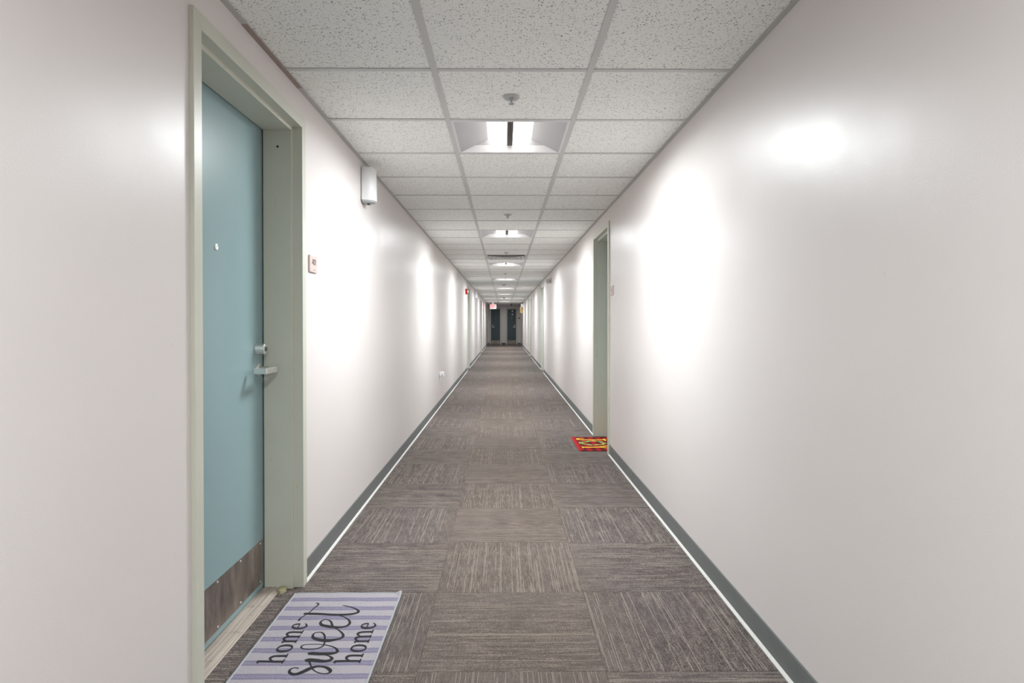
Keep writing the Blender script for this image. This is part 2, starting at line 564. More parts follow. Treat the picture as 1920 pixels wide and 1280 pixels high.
# fillers inside the door recesses
def filler(x0, x1, y0, y1, turn):
    xc, yc = (x0 + x1) / 2, (y0 + y1) / 2
    a, b = (x1 - x0) / 2 - g, (y1 - y0) / 2 - g
    if turn: a, b = b, a
    put_tile(tile_mesh('carpet_tile', -a, a, -b, b, 0.0, -0.006, 0.001, 'carpet'), xc, yc, turn)
for (a, b) in LEFT_DOORS:
    k = CY0 + math.ceil((a - CY0) / CT) * CT
    e = XL - 0.016
    cuts = [a - 0.01] + [v for v in (k, k + CT) if a < v < b] + [b + 0.01]
    for i, (p, q) in enumerate(zip(cuts, cuts[1:])):
        filler(e - 0.20, e, p, q, True)
for (a, b) in RIGHT_DOORS:
    k = CY0 + math.ceil((a - CY0) / CT) * CT
    e = XR + 0.016
    cuts = [a - 0.01] + [v for v in (k, k + CT) if a < v < b] + [b + 0.01]
    for i, (p, q) in enumerate(zip(cuts, cuts[1:])):
        filler(e, e + 0.20, p, q, True)

# ------------------------------------------------------------------ ceiling: lay-in tiles, tees, wall angles
ceil = thing('ceiling', (0, 0, HC), 'suspended ceiling of speckled white lay-in tiles in a metal grid', None, None, 'structure')
LIGHT_ROWS = [-5, 1, 7, 13, 19, 25, 31, 37, 43, 49]
VENT_ROW = 11
k0 = int(math.floor((Y0 - ROW0) / TILE))
k1 = int(math.ceil((Y1 - ROW0) / TILE))
half = TILE / 2
def ceil_mesh(x0, x1):
    return tile_mesh('ceiling_tile', x0, x1, -half + 0.006, half - 0.006, 0.0035, 0.018, 0.0008, 'tile')
cL = (XL + GX0) / 2; wL = (GX0 - XL) / 2
cC = (GX0 + GX1) / 2; wC = (GX1 - GX0) / 2
cR = (XR + GX1) / 2; wR = (XR - GX1) / 2
ME_C = {c: ceil_mesh(-wd + 0.006, wd - 0.006) for c, wd in (('l', wL), ('c', wC), ('r', wR))}
def tee_mesh(name, x0, x1, y0, y1, z0=0.0, z1=0.0030):
    bm = bmesh.new(); bx(bm, x0, x1, y0, y1, z0, z1)
    # upright web of the tee
    bx(bm, x0 if (x1 - x0) > 0.1 else (x0 + x1) / 2 - 0.001, x1 if (x1 - x0) > 0.1 else (x0 + x1) / 2 + 0.001,
       y0 if (y1 - y0) > 0.1 else (y0 + y1) / 2 - 0.001, y1 if (y1 - y0) > 0.1 else (y0 + y1) / 2 + 0.001, z1, 0.030)
    bmesh.ops.recalc_face_normals(bm, faces=bm.faces[:])
    me = bpy.data.meshes.new(name); bm.to_mesh(me); bm.free()
    me.materials.append(MAT['grid'])
    return me
T_C = {c: tee_mesh('cross_tee', -wd + 0.0125, wd - 0.0125, -0.012, 0.012, 0.0004) for c, wd in (('l', wL), ('c', wC), ('r', wR))}
def child(name, me, parent, loc):
    o = bpy.data.objects.new(name, me); o.parent = parent; o.location = loc
    COL.objects.link(o)
    return o
for k in range(k0, k1):
    yc = ROW0 + (k + 0.5) * TILE
    for c, xc in (('l', cL), ('c', cC), ('r', cR)):
        if c == 'c' and (k in LIGHT_ROWS or k == VENT_ROW):
            pass
        elif yc + half < Y1 + 0.3:
            o = child('ceiling_tile', ME_C[c], ceil, (xc, yc, random.uniform(-0.0004, 0.0006)))
            o.rotation_euler = (random.uniform(-0.0012, 0.0012), random.uniform(-0.0012, 0.0012), math.pi if (c == 'c' and random.random() < 0.5) else 0)
        if ROW0 + k * TILE < Y1:
            child('cross_tee', T_C[c], ceil, (xc, ROW0 + k * TILE, 0))
run = tee_mesh('main_runner', -0.012, 0.012, Y0, Y1)
child('main_runner', run, ceil, (GX0, 0, 0))
child('main_runner', run, ceil, (GX1, 0, 0))
def angle_piece(side, y0, y1, mat, dz=0.0):
    bm = bmesh.new()
    s = 1 if side < 0 else -1
    xw = XL if side < 0 else XR
    prof = [(0, 0.024), (0, 0), (0.021, 0), (0.021, 0.0016), (0.0016, 0.0016), (0.0016, 0.024)]
    loft(bm, [[(xw + s * a, y, b + dz) for a, b in prof] for y in (y0, y1)])
    return finish('wall_angle', bm, mat, ceil)
angle_piece(-1, Y0, 2.125, 'angle')
angle_piece(-1, 2.125, 2.70, 'angle_old', -0.0006)
y = 2.70
while y < Y1:
    angle_piece(-1, y, min(y + 3.05, Y1), 'angle', random.uniform(-0.0008, 0.0004)); y += 3.05
y = Y0
while y < Y1:
    angle_piece(1, y, min(y + 3.05, Y1), 'angle', random.uniform(-0.0008, 0.0004)); y += 3.05

# ------------------------------------------------------------------ baseboards
def baseboard(name, to_world, a0, a1, doors, label):
    e = thing(name, (0, 0, 0), label, None, None, 'structure')
    cuts = [a0]
    for p, q in doors:
        cuts += [p - FW - 0.001, q + FW + 0.001]
    cuts.append(a1)
    for p, q in zip(cuts[0::2], cuts[1::2]):
        n = max(1, round((q - p) / 3.6))
        for i in range(n):
            s0, s1 = p + (q - p) * i / n, p + (q - p) * (i + 1) / n
            bm = bmesh.new()
            loft(bm, [[to_world(s, d, z) for d, z in ((0, 0.0095), (-0.0045, 0.0095), (-0.004, 0.088), (-0.002, 0.092), (0, 0.092))] for s in (s0, s1 - 0.0006)])
            finish('vinyl_strip', bm, 'vinyl', e)
        bm = bmesh.new()
        loft(bm, [[to_world(s, d, z) for d, z in ((0, 0), (-0.014, 0), (-0.014, 0.0025), (-0.0045, 0.0105), (0, 0.0105))] for s in (p, q)])
        finish('toe_strip', bm, 'toe', e)
    return e
baseboard('baseboard_left', left_map, Y0, Y1 - 0.004, LEFT_DOORS, 'grey vinyl baseboard with white toe strip along the left wall')
baseboard('baseboard_right', right_map, Y0, Y1 - 0.004, RIGHT_DOORS, 'grey vinyl baseboard with white toe strip along the right wall')
baseboard('baseboard_end', end_map, XL + 0.02, XR - 0.02, END_DOORS, 'dark vinyl baseboard pieces along the far end wall')

# ------------------------------------------------------------------ doors
def door(idx, a0, a1, hop, mp, label, thr_depth=0.075, detail=True, hinge_near=True, leaf_mat='leaf'):
    """mp maps (along, depth behind wall face, z); frame face stands FP proud (negative depth)"""
    e = thing('door_%d' % idx, mp((a0 + a1) / 2, 0.0, 0.0), label, None, None, 'structure')
    inv = Matrix.Translation(Vector(e.location)).inverted()
    def P(a, d, z):
        return tuple(inv @ Vector(mp(a, d, z)))
    f0 = -FP
    prof = [(f0, -FW), (f0, 0), (f0 + 0.041, 0), (f0 + 0.041, 0.016), (f0 + 0.161, 0.016), (f0 + 0.161, -0.010), (0.0005, -0.010), (0.0005, -FW)]
    bm = bmesh.new(); loft(bm, [[P(a0 + b, d, z if z == 0 else hop - b) for d, b in prof] for z in (0, 1)])
    finish('jamb', bm, 'frame', e, bevel=0.0016)
    bm = bmesh.new(); loft(bm, [[P(a1 - b, d, z if z == 0 else hop - b) for d, b in prof] for z in (0, 1)])
    finish('jamb', bm, 'frame', e, bevel=0.0016)
    bm = bmesh.new(); loft(bm, [[P(a0 + b if s == 0 else a1 - b, d, hop - b) for d, b in prof] for s in (0, 1)])
    finish('frame_head', bm, 'frame', e, bevel=0.0016)
    fd = f0 + 0.1655                       # face of the leaf
    bm = bmesh.new()
    loft(bm, [[P(a, d, z) for a, d in ((a0 - 0.007, fd), (a1 + 0.007, fd), (a1 + 0.007, fd + 0.044), (a0 - 0.007, fd + 0.044))] for z in (0.012, hop + 0.006)])
    finish('leaf', bm, leaf_mat, e, bevel=0.001)
    # threshold with ridges
    bm = bmesh.new()
    t0 = fd - thr_depth
    pr = [(t0, 0.0), (t0 + 0.003, 0.004), (t0 + 0.018, 0.008)]
    for i in range(3):
        s = t0 + 0.020 + i * (thr_depth - 0.022) / 3
        pr += [(s, 0.0095), (s + (thr_depth - 0.022) / 3 - 0.005, 0.0095), (s + (thr_depth - 0.022) / 3 - 0.003, 0.0080)]
    pr += [(fd + 0.044, 0.0095), (fd + 0.044, 0.0)]
    loft(bm, [[P(a, d, z) for d, z in pr] for a in (a0 + 0.017, a1 - 0.017)])
    finish('threshold', bm, 'threshold', e)
    # kick plate
    ka, kb = a0 + 0.022, a1 - 0.022
    bm = bmesh.new()
    loft(bm, [[P(a, d, z) for a, z in ((ka, 0.036), (kb, 0.036), (kb, 0.216), (ka, 0.216))] for d in (fd - 0.0012, fd + 0.0005)])
    kp = finish('kick_plate', bm, 'kick', e)
    if detail:
        for i in range(5):
            a = ka + 0.03 + (kb - ka - 0.06) * i / 4
            for z in (0.046, 0.206):
                bm = bmesh.new()
                rings = []
                for off, rr in ((0.0, 0.0045), (0.0012, 0.0042), (0.0022, 0.002)):
                    rings.append([P(a + rr * math.cos(t * math.pi / 4), fd - 0.0012 - off, z + rr * math.sin(t * math.pi / 4)) for t in range(8)])
                loft(bm, rings)
                finish('screw', bm, 'chrome', kp)
    # hardware on the latch side
    la = a1 - 0.085 if hinge_near else a0 + 0.085
    sgn = -1 if hinge_near else 1
    def disc(name, a, z, prof_, mat, parent, n=20):
        bm = bmesh.new()
        loft(bm, [[P(a + rr * math.cos(2 * math.pi * t / n), fd - off, z + rr * math.sin(2 * math.pi * t / n)) for t in range(n)] for off, rr in prof_])
        return finish(name, bm, mat, parent)
    db = disc('deadbolt', la, 1.0215, [(0, 0.024), (0.003, 0.0245), (0.037, 0.0215), (0.0395, 0.0195), (0.040, 0.012)], 'chrome', e, 28)
    if detail:
        disc('key_cylinder', la, 1.0215, [(0.039, 0.0105), (0.042, 0.010), (0.0425, 0.006)], 'dark_metal', db)
    lz = 0.936
    hd = disc('handle_neck', la + 0.012, lz, [(0, 0.027), (0.007, 0.026), (0.010, 0.014), (0.050, 0.011), (0.074, 0.0105)], 'chrome', e)
    bm = bmesh.new()
    # lever: front bar and a return towards the leaf
    b0, b1 = la + 0.026, la + 0.012 + sgn * 0.108
    x0, x1 = sorted((b0, b1))
    hh = 0.0115
    loft(bm, [[P(a, d, lz + s * hh * k) for (a, d) in ((b0, fd - 0.078), (b1, fd - 0.078), (b1, fd - 0.026), (b1 - sgn * 0.016, fd - 0.026), (b1 - sgn * 0.016, fd - 0.062), (b0, fd - 0.062))] for s, k in ((-1, 1), (1, 1))])
    finish('lever', bm, 'chrome', hd, bevel=0.002)
    pa = (a0 + a1) / 2
    disc('peephole', pa, 1.397, [(0, 0.012), (0.004, 0.0115), (0.0055, 0.008), (0.0045, 0.0055), (0.004, 0.003)], 'chrome', e)
    return e

d1 = door(1, *LEFT_DOORS[0], HOP, left_map, 'nearest teal door on the left with lever handle and worn kick plate')
door(2, *LEFT_DOORS[1], HOP, left_map, 'teal door in the left wall under the red fire strobe', detail=False)
door(3, *LEFT_DOORS[2], HOP, left_map, 'farthest recessed door in the left wall before the exit sign', detail=False)
door(4, *RIGHT_DOORS[0], HOP, right_map, 'nearest recessed door in the right wall behind the red mat', 0.04, False, False)
door(5, *RIGHT_DOORS[1], HOP, right_map, 'second recessed door in the right wall, beyond the wall lamp', 0.04, False, False)
door(6, *RIGHT_DOORS[2], HOP, right_map, 'farthest recessed door in the right wall, near the corridor end', 0.04, False)
door(7, *END_DOORS[0], HOP_END, end_map, 'teal door, coloured darker for shade, left of the pillar on the far end wall', 0.05, False, False, 'leaf_shaded')
door(8, *END_DOORS[1], HOP_END, end_map, 'teal door, coloured darker for shade, right of the pillar on the far end wall', 0.05, False, True, 'leaf_shaded')
# small details of the nearest frame
def on_d1(name, bm, mat):
    o = finish(name, bm, mat); o.parent = d1
    o.matrix_parent_inverse = Matrix.Translation(Vector(d1.location)).inverted()
    return o
bm = bmesh.new()
loft(bm, [circ('y', (XL - 0.085, 2.7055 - o_, 1.872), r_, 12) for o_, r_ in ((0, 0.0045), (0.001, 0.0045), (0.0012, 0.002))])
on_d1('screw_hole', bm, 'black')
bm = bmesh.new()
loft(bm, [[(XL - 0.066 + dx * s, 2.704 + dy * s, z) for dx, dy in ((-0.02, 0), (0.016, -0.004), (0.02, -0.03), (0.004, -0.05), (-0.018, -0.034))] for z, s in ((0.0005, 1.0), (0.0105, 0.92), (0.013, 0.6))])
on_d1('sealant_lump', bm, 'green_dirt')

# ------------------------------------------------------------------ ceiling lights
def ceiling_light(k, label, lens='lens', power=LAMP_W):
    yc = ROW0 + (k + 0.5) * TILE
    t = thing('ceiling_light', (cC, yc, HC), label, 'ceiling light', 'recessed ceiling lights down the middle column')
    o_, i_ = 0.2985, 0.280
    bm = bmesh.new()
    def sq(r, z): return [(-r, -r, z), (r, -r, z), (r, r, z), (-r, r, z)]
    loft(bm, [sq(i_, 0.004), sq(i_, 0.0005), sq(o_, 0.0005), sq(o_, 0.012), sq(i_ + 0.006, 0.012), sq(i_, 0.004)], cap=False)
    finish('trim_frame', bm, 'reflector', t)
    L = 0.279
    for s in (-1, 1):
        bm = bmesh.new()
        loft(bm, [[(s * 0.279, y, 0.001), (s * 0.124, y, 0.075), (s * 0.124, y, 0.080), (s * 0.284, y, 0.006)] for y in (-L, L)])
        finish('reflector_panel', bm, 'satin', t)
        bm = bmesh.new()
        loft(bm, [[(s * 0.124, y, 0.075), (s * 0.0165, y, 0.040), (s * 0.0165, y, 0.044), (s * 0.124, y, 0.079)] for y in (-0.262, 0.262)])
        finish('lens_panel', bm, lens, t)
        bm = bmesh.new()
        loft(bm, [[(-0.279, s * 0.2795, 0.001), (0.279, s * 0.2795, 0.001), (0.279, s * 0.284, 0.001), (-0.279, s * 0.284, 0.001)],
                  [(-0.200, s * 0.270, 0.039), (0.200, s * 0.270, 0.039), (0.200, s * 0.276, 0.039), (-0.200, s * 0.276, 0.039)]])
        finish('end_lip', bm, 'reflector', t)
        bm = bmesh.new()
        loft(bm, [[(-0.200, s * 0.2715, 0.0385), (0.200, s * 0.2715, 0.0385), (0.200, s * 0.276, 0.0385), (-0.200, s * 0.276, 0.0385)],
                  [(-0.130, s * 0.262, 0.080), (0.130, s * 0.262, 0.080), (0.130, s * 0.268, 0.080), (-0.130, s * 0.268, 0.080)]])
        finish('end_panel', bm, 'satin', t)
    bm = bmesh.new()
    loft(bm, [[(-0.0165, y, 0.046), (-0.0165, y, 0.037), (-0.012, y, 0.0345), (0.012, y, 0.0345), (0.0165, y, 0.037), (0.0165, y, 0.046)] for y in (-0.262, 0.262)])
    sp = finish('spine', bm, 'spine', t)
    for x in (-0.006, 0.006):
        box('spine_rib', (x - 0.0016, x + 0.0016, -0.262, 0.262, 0.0325, 0.0345), 'spine_rib', sp)
    bm = bmesh.new(); bx(bm, -0.29, 0.29, -0.29, 0.29, 0.086, 0.096)
    finish('housing', bm, 'grid', t)
    ld = bpy.data.lights.new('lamp', 'AREA')
    ld.shape = 'RECTANGLE'; ld.size = 0.42; ld.size_y = 0.52
    ld.energy = power; ld.color = LAMP_C; ld.spread = math.radians(172)
    lo = bpy.data.objects.new('lamp', ld)
    lo.parent = t; lo.location = (0, 0, 0.0005)
    COL.objects.link(lo)
    return t
ORD = ['first', 'second', 'third', 'fourth', 'fifth', 'sixth', 'seventh', 'eighth']
ceiling_light(-5, 'recessed ceiling light overhead, just outside the top of the photo')
for i, k in enumerate(LIGHT_ROWS[1:-1]):
    lab = ['nearest recessed ceiling light, two bright lens panels beside a dark spine',
           'second recessed ceiling light from the viewer, between sprinkler and air diffuser',
           'third recessed ceiling light from the viewer, just beyond the air diffuser',
           'fourth recessed ceiling light from the viewer, before the round smoke detector',
           'fifth recessed ceiling light from the viewer, beyond the round smoke detector',
           'sixth recessed ceiling light from the viewer, a thin bright strip',
           'seventh recessed ceiling light from the viewer, third from the end wall',
           'eighth recessed ceiling light from the viewer, second from the end wall'][i]
    ceiling_light(k, lab)
ceiling_light(49, 'last and dimmest recessed ceiling light, nearest the end wall', 'lens_dim', LAMP_W * 0.08)

# ------------------------------------------------------------------ air diffuser
yc = ROW0 + (VENT_ROW + 0.5) * TILE
t = thing('air_diffuser', (cC, yc, HC), 'square louvred white air diffuser set in the ceiling grid', 'air vent')
def sq(r, z): return [(-r, -r, z), (r, -r, z), (r, r, z), (-r, r, z)]
bm = bmesh.new()
loft(bm, [sq(0.27, 0.002), sq(0.2985, 0.0005), sq(0.2985, 0.012), sq(0.262, 0.02), sq(0.27, 0.002)], cap=False)
finish('trim_frame', bm, 'grid', t)
for i, r in enumerate((0.262, 0.205, 0.148, 0.090)):
    bm = bmesh.new()
    loft(bm, [sq(r, -0.012), sq(r - 0.05, 0.024), sq(r - 0.053, 0.024), sq(r - 0.004, -0.0125), sq(r, -0.012)], cap=False)
    finish('louver', bm, 'grid', t)
box('centre_plate', (-0.035, 0.035, -0.035, 0.035, -0.010, -0.006), 'grid', t)
box('plenum_box', (-0.28, 0.28, -0.28, 0.28, 0.05, 0.06), 'dark', t)

# ------------------------------------------------------------------ sprinklers and detectors
def sprinkler(x, y, label):
    t = thing('sprinkler_head', (x, y, HC), label, 'sprinkler', 'pendent sprinkler heads in the ceiling tiles')
    lathe('escutcheon', 'z', (0, 0, 0), [(0.0035, 0.036), (-0.0015, 0.036), (-0.0065, 0.031), (-0.0075, 0.027), (-0.003, 0.014), (-0.003, 0.008)], 'angle', t, 28)
    lathe('nozzle', 'z', (0, 0, 0), [(0.0, 0.009), (-0.010, 0.009), (-0.012, 0.006), (-0.030, 0.0035)], 'grey_plastic', t, 14)
    for s in (-1, 1):
        tube('yoke_arm', [(s * 0.008, 0, -0.008), (s * 0.013, 0, -0.018), (s * 0.010, 0, -0.026), (s * 0.003, 0, -0.031)], 0.0017, 'white', t)
    lathe('deflector', 'z', (0, 0, 0), [(-0.029, 0.0125), (-0.0305, 0.0135), (-0.0318, 0.0125), (-0.0335, 0.003)], 'grey_plastic', t, 18)
    return t
for y, lab in ((2.80, 'nearest sprinkler head, on the tile before the first ceiling light'),
               (5.82, 'sprinkler head just before the second ceiling light'),
               (8.95, 'sprinkler head just before the louvred air diffuser'),
               (12.65, 'sprinkler head between the third and fourth ceiling lights')):
    sprinkler(cC, y, lab)
def detector(x, y, label):
    t = thing('smoke_detector', (x, y, HC), label, 'smoke detector', 'round detectors on the ceiling')
    lathe('base_ring', 'z', (0, 0, 0), [(0.0035, 0.068), (-0.010, 0.068), (-0.014, 0.062)], 'white', t, 28)
    lathe('sensor_dome', 'z', (0, 0, 0), [(-0.013, 0.045), (-0.034, 0.040), (-0.042, 0.030), (-0.044, 0.012)], 'grey_plastic', t, 24)
detector(cC - 0.03, 16.0, 'round smoke detector between the fourth and fifth ceiling lights')
detector(cC - 0.03, 24.55, 'small round smoke detector far down, before the seventh ceiling light')

# ------------------------------------------------------------------ fragrance dispenser type units high on the left wall
def wall_unit(y, label):
    t = thing('wall_dispenser', (XL, y, 1.88), label, 'dispenser', 'white rounded units high on the left wall')
    box('back_plate', (0.0, 0.007, -0.060, 0.060, 0.0, 0.196), 'grey_plastic', t, 0.002)
    def dring(z, sc, n=16, inset=0.0):
        pts = []
        for i in range(n + 1):
            a = -math.pi / 2 + math.pi * i / n
            pts.append((0.0075 + (0.079 * sc - inset) * max(0, math.cos(a)) ** 0.75, (0.064 * sc - inset) * math.sin(a), z))
        return pts
    bm = bmesh.new()
    loft(bm, [dring(-0.004, 0.985), dring(0.0, 1.0), dring(0.10, 0.985), dring(0.192, 0.935), dring(0.197, 0.90)])
    finish('cover', bm, 'white', t, True)
    bm = bmesh.new()
    loft(bm, [dring(-0.0045, 0.93), dring(-0.012, 0.90), dring(-0.018, 0.62)])
    c = finish('bottom_cap', bm, 'grey_plastic', t)
    box('latch', (0.03, 0.045, -0.02, 0.0, -0.026, -0.018), 'dark', c)
    for o in t.children:
        if o.name.startswith('cover'):
            o.data.shade_smooth() if hasattr(o.data, 'shade_smooth') else None
            m = o.modifiers.new('edge', 'EDGE_SPLIT'); m.split_angle = math.radians(40)
    return t
wall_unit(3.945, 'white rounded dispenser unit under the ceiling, past the nearest left door')
wall_unit(18.9, 'small far white dispenser unit on left wall beyond the red strobe')

# ------------------------------------------------------------------ room signs
def room_sign(x, y0, y1, z0, z1, side, strokes, label, group=None):
    t = thing('room_sign', (x, (y0 + y1) / 2, z0), label, 'sign', group)
    s = 1 if side < 0 else -1
    hw = (y1 - y0) / 2
    bm = bmesh.new(); bx(bm, *sorted((0, s * 0.008)), -hw, hw, 0, z1 - z0)
    finish('plate', bm, 'sign', t, bevel=0.0012)
    fn = lambda u, v, l: (s * 0.0085, u / 1000.0 * s, v / 1000.0)
    for name, sts in strokes:
        bm = bmesh.new()
        for st in sts:
            ribbon(bm, st, fn, curve=len(st) > 3)
        finish(name, bm, 'sign_ink', t)
    return t
D401 = [  # strokes in mm on the plate, origin bottom centre
    ('digit', [[(-9, 34, 4.8), (-9, 60, 4.8)], [(-10, 60, 4), (-24, 42, 4)], [(-25, 41.5, 4.2), (-5, 41.5, 4.2)]]),
    ('digit', [[(8, 59, 4.2), (2, 54, 4.6), (1, 47, 4.8), (3, 38, 4.6), (9, 35, 4.2), (15, 39, 4.6), (17, 47, 4.8), (15, 55, 4.6), (8, 59, 4.2)]]),
    ('digit', [[(28, 34, 5), (28, 60, 5)], [(28, 59, 3.6), (22, 54, 3.6)]]),
    ('raised_line', [[(-2, 12, 2.4), (18, 12, 2.4)]]),
]
room_sign(XL, 2.842, 2.957, 1.357, 1.432, -1, D401, 'pale pink room sign reading 401 beside the nearest left door')
room_sign(XR, 5.262, 5.385, 1.362, 1.440, 1, [('dark_mark', [[(x, 32, 5), (x, 52, 5)]]) for x in (-14, -2, 10)],
          'pale pink room sign on the right wall before the nearest right door')

# ------------------------------------------------------------------ fire strobe
t = thing('fire_strobe', (XL, 14.42, 1.78), 'red wall-mounted fire alarm strobe above the second left door', 'fire alarm')
box('housing', (0.0, 0.045, -0.06, 0.06, 0, 0.125), 'red', t, 0.006)
bm = bmesh.new()
loft(bm, [[(0.045, -0.03, 0.04), (0.045, 0.03, 0.04), (0.045, 0.03, 0.09), (0.045, -0.03, 0.09)], [(0.072, -0.016, 0.052), (0.072, 0.016, 0.052), (0.072, 0.016, 0.078), (0.072, -0.016, 0.078)]])
finish('strobe_lens', bm, 'white', t)
for i in range(3):
    box('sounder_slot', (0.0452, 0.046, -0.035, 0.035, 0.012 + i * 0.008, 0.015 + i * 0.008), 'dark', t)

# ------------------------------------------------------------------ outlet and plugged-in adapter
t = thing('wall_outlet', (XL, 8.62, 0.36), 'white power outlet plate low on the left wall', 'outlet')
box('face_plate', (0.0, 0.006, -0.036, 0.036, 0, 0.116), 'white', t, 0.002)
for z in (0.034, 0.082):
    lathe('receptacle', 'x', (0.0055, 0, z), [(0, 0.016), (0.002, 0.0155)], 'grey_plastic', t, 18)
t = thing('plug_adapter', (XL + 0.009, 8.62, 0.405), 'white plug-in adapter with a hanging cord in the left wall outlet', 'adapter')
box('body', (0.0, 0.056, -0.032, 0.032, 0.002, 0.070), 'white', t, 0.006)
box('socket_face', (0.018, 0.038, -0.0335, -0.0315, 0.012, 0.042), 'grey_plastic', t)
tube('cord', catmull([(0.012, -0.045, 0.03), (0.010, -0.070, 0.015), (0.006, -0.085, -0.03), (0.004, -0.080, -0.08), (0.004, -0.070, -0.14)], 6), 0.0035, 'white', t)
box('cord_plug', (-0.001, 0.022, -0.062, -0.0325, 0.014, 0.040), 'white', t, 0.004)

# ------------------------------------------------------------------ emergency lamp head on the right wall
t = thing('emergency_lamp', (XR, 12.25, 1.945), 'beige emergency lamp head high on the right wall before the second right door', 'emergency light')
lathe('base_plate', 'x', (0, 0, 0), [(0, 0.056), (-0.008, 0.056), (-0.013, 0.046)], 'beige', t, 28)
lathe('swivel', 'x', (0, 0, 0), [(-0.012, 0.02), (-0.034, 0.018), (-0.042, 0.012)], 'beige', t, 18)
bm = bmesh.new()
c0 = Vector((-0.042, 0.0, -0.004)); ax = Vector((-0.6, -0.72, -0.32)).normalized()
u_ = ax.cross(Vector((0, 0, 1))).normalized(); v_ = ax.cross(u_)
loft(bm, [[tuple(c0 + ax * o_ + (u_ * math.cos(2 * math.pi * i / 22) + v_ * math.sin(2 * math.pi * i / 22)) * r_) for i in range(22)] for o_, r_ in ((-0.03, 0.012), (-0.02, 0.030), (0.01, 0.042), (0.034, 0.044))])
hd = finish('lamp_housing', bm, 'beige', t)
bm = bmesh.new()
loft(bm, [[tuple(c0 + ax * o_ + (u_ * math.cos(2 * math.pi * i / 22) + v_ * math.sin(2 * math.pi * i / 22)) * r_) for i in range(22)] for o_, r_ in ((0.034, 0.040), (0.040, 0.034), (0.043, 0.015))])
finish('lamp_lens', bm, 'grey_plastic', hd)

# ------------------------------------------------------------------ exit sign
t = thing('exit_sign', (-0.512, 29.8, 1.80), 'white hanging exit sign with red letters near the corridor end', 'exit sign')
box('housing', (-0.150, 0.150, -0.024, 0.024, 0, 0.215), 'white', t, 0.004)
box('face_panel', (-0.140, 0.128, -0.0265, -0.0242, 0.022, 0.200), 'exit_face', t)
box('ceiling_mount', (-0.05, 0.05, -0.03, 0.03, 0.2155, HC - 1.80), 'white', t, 0.003)
fn = lambda u, v, l: (u / 1000.0, -0.0272, v / 1000.0)
for x, strokes in ((-115, [[(0, 40, 18), (0, 182, 18)], [(-9, 49, 18), (42, 49, 18)], [(-9, 111, 18), (34, 111, 18)], [(-9, 173, 18), (42, 173, 18)]]),
                   (-50, [[(-6, 40, 18), (52, 182, 18)], [(52, 40, 18), (-6, 182, 18)]]),
                   (32, [[(0, 40, 18), (0, 182, 18)]]),
                   (84, [[(0, 40, 18), (0, 182, 18)], [(-30, 173, 18), (30, 173, 18)]])):
    bm = bmesh.new()
    for st in strokes:
        ribbon(bm, [(a + x, b, c) for a, b, c in st], fn, False)
    finish('letter', bm, 'exit_red', t)

# ------------------------------------------------------------------ small things at the far end
t = thing('projecting_sign', (XR, 29.2, 1.60), 'amber and black panel with white top jutting from the far right wall', 'sign')
box('bracket', (-0.016, 0.0, -0.05, 0.05, 0.02, 0.40), 'white', t, 0.002)
box('panel', (-0.170, -0.014, -0.010, 0.010, 0.0, 0.26), 'amber', t, 0.002)
for i in range(4):
    for j in range(3):
        if (i + j) % 2 == 0:
            box('dark_mark', (-0.158 + j * 0.048, -0.120 + j * 0.048, -0.0125, -0.0102, 0.02 + i * 0.06, 0.062 + i * 0.06), 'black', t)
box('lamp_box', (-0.130, -0.012, -0.045, 0.045, 0.275, 0.42), 'white', t, 0.006)
t = thing('wall_button', (0.80, Y1, 1.36), 'small dark round button on the far end wall', 'button')
lathe('bezel', 'y', (0, 0, 0.04), [(0, 0.04), (-0.008, 0.04), (-0.012, 0.034)], 'dark', t, 18)
lathe('push_cap', 'y', (0, 0, 0.04), [(-0.011, 0.024), (-0.022, 0.022), (-0.024, 0.014)], 'black', t, 16)
t = thing('ceiling_camera', (0.37, 32.0, HC), 'small dark dome hanging from the ceiling at the corridor end', 'camera')
lathe('mount_ring', 'z', (0, 0, 0), [(0.0035, 0.055), (-0.03, 0.052), (-0.045, 0.048)], 'grey_plastic', t, 20)
lathe('dome', 'z', (0, 0, 0), [(-0.044, 0.046), (-0.075, 0.042), (-0.096, 0.028), (-0.104, 0.008)], 'black', t, 20, True)
t = thing('door_stop', (-0.02, Y1 - 0.07, 0), 'dark floor door stop at the pillar between the far doors', 'door stop')
lathe('base', 'z', (0, 0, 0), [(0, 0.045), (0.012, 0.045), (0.02, 0.035)], 'dark', t, 18)
lathe('bumper', 'z', (0, 0, 0), [(0.019, 0.030), (0.05, 0.032), (0.066, 0.022)], 'black', t, 18)
for z, lab in ((1.62, 'lower pale paper notice on the right far end door'), (1.80, 'upper pale paper notice on the right far end door')):
    n_ = box('paper_notice', (-0.03, 0.03, -0.001, 0.0, -0.045, 0.045), 'white')
    n_.location = (0.45, Y1 - FP + 0.1655, z - 0.02)
    tag(n_, lab, 'notice', 'paper notices on the right far door')

